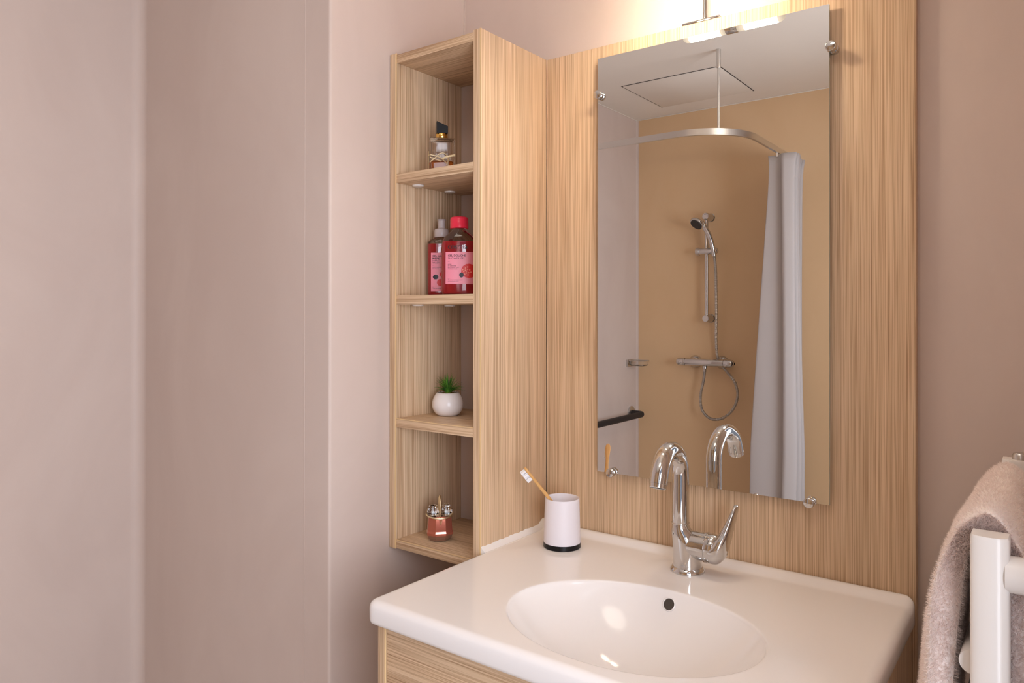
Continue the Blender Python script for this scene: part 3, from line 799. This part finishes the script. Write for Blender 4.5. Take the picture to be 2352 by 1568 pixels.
# faceted copper perfume flask
ax_, ay_ = -0.1640, -0.1800
al = thing('perfume_flask', (ax_, ay_, BT), 'faceted copper perfume flask with clear petals and gold spike', 'perfume')
Ma = T(ax_, ay_, BT) @ Rz(face(ax_, ay_)+0.12)
def poly(rx, ry, z, n=8, ph=PI/8): return [Vector((rx*math.cos(ph+2*PI*k/n), ry*math.sin(ph+2*PI*k/n), z)) for k in range(n)]
MB().loft([poly(0.0225, 0.0180, 0.0022), poly(0.0270, 0.021, 0.0075), poly(0.0300, 0.0235, 0.0140)], M=Ma).obj('glass_foot', CLEARCOPPER, al, smooth=False)
MB().loft([poly(0.0300, 0.0235, 0.0140), poly(0.0312, 0.0245, 0.0190), poly(0.0295, 0.0232, 0.0235), poly(0.0268, 0.0212, 0.0555)], M=Ma).obj('copper_body', COPPER, al, smooth=False)
for k in range(4):
    a = PI/4+PI/2*k
    MB().lathe([(0.001, 0), (0.0022, 0.0006), (0.0022, 0.004)], 14, Ma @ T(0.018*math.cos(a), 0.0145*math.sin(a), 0.0)).obj('foot', CLEARCOPPER, al)
# gold rim dips towards the front and back
rim = []
for k in range(49):
    a = 2*PI*k/48
    rim.append(Ma @ Vector((0.0295*math.cos(a), 0.0235*math.sin(a), 0.0585-0.0055*abs(math.sin(a))**1.5)))
MB().tube(rim, 0.0018, 10).obj('gold_rim', PALEGOLD, al)
for sgn in (-1, 1):
    pr = [poly(0.0130, 0.0175, 0.0555, 8), poly(0.0150, 0.0200, 0.0620, 8), poly(0.0140, 0.0180, 0.0690, 8), poly(0.0105, 0.0125, 0.0755, 8), poly(0.0045, 0.0055, 0.0790, 8)]
    for r_ in pr:
        for v in r_: v.x += sgn*0.0145
    MB().loft(pr, M=Ma).obj('clear_petal', GLASS, al, smooth=False)
spk = []
for z, w_, d_ in ((0.040, 0.0004, 0.001), (0.050, 0.0016, 0.010), (0.060, 0.0028, 0.0195), (0.072, 0.0042, 0.0205), (0.083, 0.0044, 0.0180), (0.092, 0.0034, 0.0120), (0.0985, 0.0018, 0.0050), (0.1000, 0.0003, 0.001)):
    cyo = -0.0205 if z < 0.058 else -0.004
    spk.append([Vector((q.x, q.y+(-0.0235 if z < 0.045 else (-0.014 if z < 0.055 else -0.003)), z)) for q in sq_ring(w_, d_, 0, 24, 2.0)])
MB().loft(spk, M=Ma).obj('gold_spike', PALEGOLD, al, sharp=50)
MB().tube([Ma @ Vector(p) for p in ((-0.0040, -0.0222, 0.0555), (0, -0.0248, 0.0370), (0.0040, -0.0222, 0.0555))], 0.0005, 8).obj('gold_point', PALEGOLD, al)

# ------------------------------------------------------------------ shower fittings on the far wall
YS = -2.4567
bar = thing('shower_rail', (-0.598, YF, 1.32), 'chrome shower riser rail on the tan wall, seen in the mirror', 'shower rail')
MB().tube([(-0.598, YS, 1.315), (-0.598, YS, 1.60), (-0.598, YS, 1.878)], 0.0098, 24).obj('rail_tube', CHROME, bar)
for z in (1.322, 1.873):
    MB().lathe([(0.0235, 0), (0.0235, 0.003), (0.0205, 0.006), (0.0195, 0.072), (0.0175, 0.0775), (0.001, 0.079)], 40, T(-0.598, YF, z) @ Rx(-PI/2)).obj('wall_bracket', CHROME, bar)
sl = MB(); sl.lathe([(0.001, -0.002), (0.0175, 0.0), (0.0190, 0.004), (0.0185, 0.060), (0.0200, 0.080), (0.0170, 0.098), (0.008, 0.106), (0.001, 0.107)], 36, T(-0.640, YS, 1.6855) @ Ry(PI/2))
slo = sl.obj('slider', CHROME, bar)
MB().lathe([(0.0205, -0.016), (0.0215, -0.014), (0.0215, 0.002), (0.0195, 0.004)], 20, T(-0.640, YS, 1.6855) @ Ry(PI/2)).obj('slider_knob', BRUSHED, slo)

hs = thing('hand_shower', (-0.552, -2.43, 1.69), 'round chrome hand shower with dark nozzle face on the riser rail', 'shower head')
hp = spline([(-0.546, -2.432, 1.655), (-0.552, -2.428, 1.70), (-0.566, -2.418, 1.76), (-0.588, -2.405, 1.81), (-0.606, -2.398, 1.838)], 40)
MB().tube(hp, lambda t: 0.0118+0.004*t, 24).obj('handle', CHROME, hs)
hn = Vector((-0.28, 0.62, -0.74)).normalized()
Mh = Matrix.Translation(Vector((-0.622, -2.388, 1.832))) @ hn.to_track_quat('Z', 'Y').to_matrix().to_4x4()
MB().lathe([(0.012, -0.020), (0.026, -0.015), (0.0385, -0.004), (0.0410, 0.004), (0.0395, 0.009), (0.0335, 0.0105)], 48, Mh).obj('head_shell', CHROME, hs)
MB().lathe([(0.0335, 0.009), (0.0330, 0.0125), (0.026, 0.0140), (0.001, 0.0145)], 40, Mh, True, False).obj('nozzle_face', RUBBER, hs)
for k in range(18):
    a = 2*PI*k/18
    MB().lathe([(0.0022, 0), (0.0016, 0.003)], 8, Mh @ T(0.0295*math.cos(a), 0.0295*math.sin(a), 0.0130)).obj('nozzle', RUBBER, hs)

mx_ = thing('shower_mixer', (-0.610, YF, 1.083), 'horizontal chrome thermostatic shower mixer on the tan wall', 'shower mixer')
MB().lathe([(0.0195, -0.108), (0.0205, -0.104), (0.0205, 0.105), (0.0195, 0.108)], 40, T(-0.610, YS, 1.083) @ Ry(PI/2)).obj('mixer_body', CHROME, mx_)
kn = MB().lathe([(0.0205, 0.0), (0.0215, 0.002), (0.0215, 0.030), (0.0180, 0.046), (0.0095, 0.054), (0.001, 0.056)], 36, T(-0.500, YS, 1.083) @ Ry(PI/2)).obj('temperature_knob', CHROME, mx_)
MB().lathe([(0.0065, 0.0), (0.0065, 0.004), (0.001, 0.005)], 16, T(-0.448, YS, 1.083) @ Ry(PI/2)).obj('safety_button', BLACK, kn)
kn = MB().lathe([(0.0205, 0.0), (0.0215, 0.002), (0.0210, 0.034), (0.0170, 0.046), (0.0070, 0.052), (0.001, 0.053)], 36, T(-0.720, YS, 1.083) @ Ry(-PI/2)).obj('flow_knob', CHROME, mx_)
MB().box(-0.757, -0.745, YS+0.017, YS+0.0225, 1.077, 1.084, 0.002).obj('knob_mark', BRUSHED, kn)
for x in (-0.685, -0.5335):
    MB().lathe([(0.0365, 0), (0.0365, 0.003), (0.0310, 0.012), (0.0195, 0.022), (0.0160, 0.050)], 48, T(x, YF, 1.083) @ Rx(-PI/2)).obj('escutcheon', CHROME, mx_)
MB().lathe([(0.0115, 0), (0.0125, 0.002), (0.0125, 0.013), (0.0090, 0.016), (0.0080, 0.030)], 12, T(-0.608, YS, 1.0645) @ Rx(PI)).obj('hose_outlet', CHROME, mx_)

hpth = spline([(-0.608, YS, 1.038), (-0.616, YS, 0.98), (-0.630, YS+0.004, 0.905), (-0.622, YS+0.01, 0.835), (-0.588, YS+0.012, 0.793), (-0.544, YS+0.012, 0.782), (-0.492, YS+0.008, 0.800), (-0.448, YS, 0.850), (-0.430, YS-0.008, 0.915), (-0.446, YS-0.016, 0.980), (-0.487, YS-0.024, 1.030), (-0.525, YS-0.032, 1.070), (-0.549, YS-0.032, 1.115), (-0.553, YS-0.022, 1.20), (-0.546, YS-0.006, 1.34), (-0.540, YS+0.012, 1.48), (-0.539, YS+0.02, 1.58), (-0.545, YS+0.024, 1.655)], 620)
hose = MB().tube(hpth, lambda t: 0.0072+0.0009*(1 if int(t*619) % 2 else -1), 12).obj('shower_hose', BRUSHED, None, sharp=20)
tag(hose, 'ribbed silver hose looping below the shower mixer, seen in the mirror', 'hose')

# soap dish on the left wall by the shower corner
sd_ = thing('soap_dish', (XC, -2.415, 1.05), 'clear glass soap dish on the pale wall near the shower corner', 'soap dish')
MB().box(XC, XC+0.012, -2.445, -2.385, 1.045, 1.085, 0.003).obj('wall_holder', BRUSHED, sd_)
dd = MB(); rgd = []
for hx_, hy_, z in ((0.040, 0.030, 1.052), (0.046, 0.036, 1.056), (0.052, 0.042, 1.078), (0.052, 0.042, 1.081), (0.048, 0.038, 1.081), (0.043, 0.033, 1.060), (0.001, 0.001, 1.058)):
    rgd.append(sq_ring(hx_, hy_, z, 40, 4.0, XC+0.066, -2.415))
dd.loft(rgd); dd.obj('glass_tray', GLASS, sd_)
rim_ = sq_ring(0.052, 0.042, 1.081, 40, 4.0, XC+0.066, -2.415); rim_.append(rim_[0].copy())
MB().tube(rim_, 0.0022, 8).obj('tray_rim', BRUSHED, sd_)

# grab bar
gbz = 0.7765
gbar = thing('grab_bar', (XC, -2.444, gbz), 'black coated grab bar on the pale wall, seen in the mirror', 'grab bar')
pth = [Vector((XC+0.004, -2.444, gbz)), Vector((XC+0.04, -2.444, gbz))]
for k in range(1, 11):
    a = PI/2*k/10
    pth.append(Vector((XC+0.045+0.035*math.sin(a), -2.444+0.035*(1-math.cos(a)), gbz)))
pth += [Vector((XC+0.08, -2.2, gbz)), Vector((XC+0.08, -1.75, gbz))]
for k in range(1, 11):
    a = PI/2*k/10
    pth.append(Vector((XC+0.080-0.035*(1-math.cos(a)), -1.75+0.035*math.sin(a), gbz)))
pth.append(Vector((XC+0.004, -1.715, gbz)))
MB().tube(pth, 0.0165, 28).obj('grip_tube', GRIP, gbar)
for y in (-2.444, -1.715):
    MB().lathe([(0.040, 0), (0.040, 0.006), (0.036, 0.009), (0.018, 0.010)], 48, T(XC, y, gbz) @ Ry(PI/2)).obj('flange', BRUSHED, gbar)

# curtain track with ceiling rod
trk = thing('curtain_track', (-0.2295, -1.69, 2.11), 'curved satin aluminium shower curtain track hung from the ceiling', 'curtain track')
tp_ = [(-1.0475, -1.616), (-0.80, -1.616), (-0.45, -1.616)]
for k in range(0, 25):
    a = PI/2*k/24
    tp_.append((-0.40+0.262*math.sin(a), -1.616-0.262*(1-math.cos(a))))
tp_ += [(-0.138, -2.1), (-0.138, -2.5165)]
rt = []
for i, (x, y) in enumerate(tp_):
    a = tp_[max(i-1, 0)]; b = tp_[min(i+1, len(tp_)-1)]
    d_ = Vector((b[0]-a[0], b[1]-a[1], 0)).normalized(); nn_ = Vector((-d_.y, d_.x, 0))
    c = Vector((x, y, 2.1236)); hw, hh = 0.006, 0.0135
    rt.append([c-nn_*hw-Vector((0, 0, hh)), c+nn_*hw-Vector((0, 0, hh)), c+nn_*hw+Vector((0, 0, hh)), c-nn_*hw+Vector((0, 0, hh))])
MB().loft(rt).obj('track', ALU, trk, sharp=50)
MB().lathe([(0.0055, 0), (0.0055, 2.40-2.137)], 20, T(-0.2295, -1.678, 2.137)).obj('ceiling_rod', ALU, trk)
MB().lathe([(0.0092, 0), (0.0095, 0.001), (0.0095, ZC-2.3968-0.0005)], 24, T(-0.2295, -1.678, 2.3968)).obj('rod_sleeve', ALU, trk)

# shower curtain gathered at the end of the track
cur = thing('shower_curtain', (-0.14, -2.3, 0.15), 'white pleated shower curtain gathered against the tan wall', 'shower curtain')
cm = MB(); P = []
NS, NZ = 220, 48
random.seed(11)
ph = [random.uniform(-0.5, 0.5) for _ in range(12)]
for iz in range(NZ+1):
    tz = iz/NZ
    z = 2.100-tz*1.95
    spread = 0.5+0.5*min(1, (tz*2.0)**0.8)
    row = []
    for i in range(NS+1):
        s_ = i/NS
        fold = s_*7*2*PI+0.5*math.sin(3*s_*PI+tz*1.5)
        amp = (0.055+0.055*min(1, tz*1.4))*(0.8+0.25*math.sin(5.1*s_+1.0))
        flare = 0.012*math.exp(-tz*40)
        xx = -0.112+(amp+flare)*math.sin(fold)+(-0.055*tz)*(0.6+0.4*math.cos(2*PI*s_))+0.006*math.sin(fold*2+tz*3)
        yy = -2.165-0.27*s_*(0.92+0.10*tz)+0.018*math.cos(fold)*(0.5+0.5*tz)
        row.append(Vector((xx, yy, z)))
    P.append(row)
cm.grid(P)
co = cm.obj('curtain_cloth', CURTAIN, cur, sharp=180, fix=False)
md = co.modifiers.new('thickness', 'SOLIDIFY'); md.thickness = 0.0012
for k in range(7):
    y = -2.18-0.04*k
    MB().tube([(-0.138, y, 2.110), (-0.138, y, 2.092)], 0.0035, 10).obj('curtain_glider', WHITEP, cur)
random.seed(5)

# ------------------------------------------------------------------ towel radiator and towel at the right
RX, RY0, RY1, RZ = 0.8900, -0.585, -0.145, 1.1440
rad = thing('towel_radiator', (RX, (RY0+RY1)/2, 0.35), 'white enamelled tubular towel radiator beside the washbasin', 'radiator')
def upright(y, ztop):
    sec = []
    w_, d_ = 0.0152, 0.0150
    # D-shaped section: flat towards the bars, curved towards the front
    for k in range(17):
        a = PI+PI*k/16
        sec.append((RX+w_*math.cos(a), y+d_*0.55*math.sin(a)-0.006))
    sec += [(RX+w_, y+0.014), (RX-w_, y+0.014)]
    b = MB()
    b.loft([[Vector((x, yy, 0.35)) for x, yy in sec], [Vector((x, yy, ztop-0.002)) for x, yy in sec], [Vector((RX+(x-RX)*0.94, y+(yy-y)*0.94, ztop)) for x, yy in sec]])
    return b.obj('upright', WHITEP, rad, sharp=35)
upright(RY0, RZ)
u2 = upright(RY1, RZ)
MB().lathe([(0.0095, 0), (0.0095, 0.006), (0.0075, 0.009), (0.003, 0.010)], 28, T(RX+0.006, RY1, RZ)).obj('vent_cap', BRUSHED, u2)
BX = RX-0.004
for i, z in enumerate((1.124, 1.020, 0.960, 0.900, 0.80, 0.74, 0.68, 0.58, 0.52, 0.46)):
    x_ = BX if i == 0 else BX-0.010
    MB().tube([(x_, RY0+0.006, z), (x_, (RY0+RY1)/2, z), (x_, RY1-0.004, z)], 0.0115, 24).obj('bar', WHITEP, rad)
for y in (RY0+0.002, RY1-0.006):
    for z in (1.110, 0.50):
        MB().tube([(RX+0.012, y, z), (RX+0.06, y, z), (XR-0.0005, y, z)], 0.0165, 28).obj('wall_bracket', WHITEP, rad)

tw = thing('towel', (0.87, -0.35, 0.75), 'pale pink fluffy towel draped over the white radiator', 'towel')
# outer and inner profile of the drape in the x-z plane, as seen from the near end
prof_o = [(0.812, 0.62), (0.8155, 0.74), (0.8215, 0.86), (0.828, 0.95), (0.8365, 1.03), (0.8455, 1.09), (0.8535, 1.125), (0.8640, 1.1465), (0.8780, 1.1580), (0.8920, 1.1575), (0.9040, 1.1470), (0.9135, 1.127), (0.9190, 1.09), (0.9225, 1.00), (0.9235, 0.90), (0.9235, 0.78)]
prof_i = [(0.850, 0.62), (0.851, 0.74), (0.853, 0.86), (0.856, 0.95), (0.861, 1.03), (0.8665, 1.085), (0.8700, 1.112), (0.8745, 1.1300), (0.8820, 1.1400), (0.8900, 1.1405), (0.8970, 1.1330), (0.9010, 1.115), (0.9035, 1.085), (0.9050, 1.00), (0.9055, 0.90), (0.9055, 0.78)]
NPf = 64; NYt = 30
po = spline([(x, 0, z) for x, z in prof_o], NPf); pi_ = spline([(x, 0, z) for x, z in prof_i], NPf)
TY0, TY1 = RY0+0.022, RY1-0.020
rowsT = []
for j in range(NYt+1):
    t = j/NYt; y = TY0+(TY1-TY0)*t
    loop = []
    for k in range(NPf):
        p = po[k]; left = 1-min(1, k/(NPf*0.5))
        edge = 0.004*(math.exp(-t*40)+math.exp(-(1-t)*40))
        wv = 0.0025*math.sin(k*0.55+t*9)+0.002*math.sin(t*23+k*0.2)
        drop = max(0, 1.157-p.z)
        dx = -0.050*t*left*min(1, drop/0.12)+wv*min(1, drop/0.05)
        c_ = Vector((0.884, 0, 1.13))
        loop.append(Vector((p.x+dx+edge*(0.5 if p.x < 0.884 else -0.5), y, p.z-0.017*t*min(1, max(0, (p.z-1.0)/0.1))+wv*0.4-edge*(0.6 if p.z > 1.13 else 0))))
    for k in range(NPf-1, -1, -1):
        p = pi_[k]; left = 1-min(1, k/(NPf*0.5))
        drop = max(0, 1.14-p.z)
        loop.append(Vector((p.x-0.030*t*left*min(1, drop/0.12), y, p.z-0.0005*t)))
    rowsT.append(loop)
tm = MB(); tm.loft(rowsT)
to = tm.obj('terry_cloth', TOWEL, tw, sharp=180)
# loop pile
verts = tm.v; faces = tm.f
pl = MB()
tris = []
tot = 0
for f in to.data.polygons:
    c = f.center
    if c.z < 0.80 or len(f.vertices) != 4: continue
    tris.append((f.index, f.area)); tot += f.area
me = to.data
NPILE = 90000
cum = []; acc = 0
for i_, a_ in tris:
    acc += a_; cum.append(acc)
import bisect
for k in range(NPILE):
    i_ = tris[min(bisect.bisect(cum, random.random()*acc), len(tris)-1)][0]
    f = me.polygons[i_]
    vs_ = [me.vertices[v].co for v in f.vertices]
    u, v = random.random(), random.random()
    p = vs_[0]*(1-u)*(1-v)+vs_[1]*u*(1-v)+vs_[2]*u*v+vs_[3]*(1-u)*v
    nrm = f.normal
    j_ = Vector((random.uniform(-1, 1), random.uniform(-1, 1), random.uniform(-1.1, 0.7)))*0.75
    d_ = (nrm+j_).normalized()*random.uniform(0.0030, 0.0058)
    sd = d_.cross(Vector((random.uniform(-1, 1), random.uniform(-1, 1), random.uniform(-1, 1)))).normalized()*0.00045
    p = to.matrix_world @ p
    o_ = len(pl.v)
    pl.v += [tuple(p-sd), tuple(p+sd), tuple(p+d_)]
    pl.f.append((o_, o_+1, o_+2))
# fluff along the near edge of the fold
for k in range(16000):
    q_ = random.randrange(NPf-1); u, v = random.random(), random.random()
    lo = rowsT[0]
    A = lo[q_]*(1-u)+lo[q_+1]*u; B_ = lo[2*NPf-1-q_]*(1-u)+lo[2*NPf-2-q_]*u
    p = A*(1-v)+B_*v
    if p.z < 0.8: continue
    j_ = Vector((random.uniform(-1, 1), random.uniform(-1, 1), random.uniform(-1.1, 0.7)))*0.8
    d_ = (Vector((0, -1, 0))+j_).normalized()*random.uniform(0.0035, 0.0070)
    sd = d_.cross(Vector((random.uniform(-1, 1), random.uniform(-1, 1), random.uniform(-1, 1)))).normalized()*0.00045
    o_ = len(pl.v)
    pl.v += [tuple(p-sd), tuple(p+sd), tuple(p+d_)]
    pl.f.append((o_, o_+1, o_+2))
po_ = pl.obj('terry_pile', PILE, tw, smooth=False, fix=False)
tag(po_, kind='stuff')
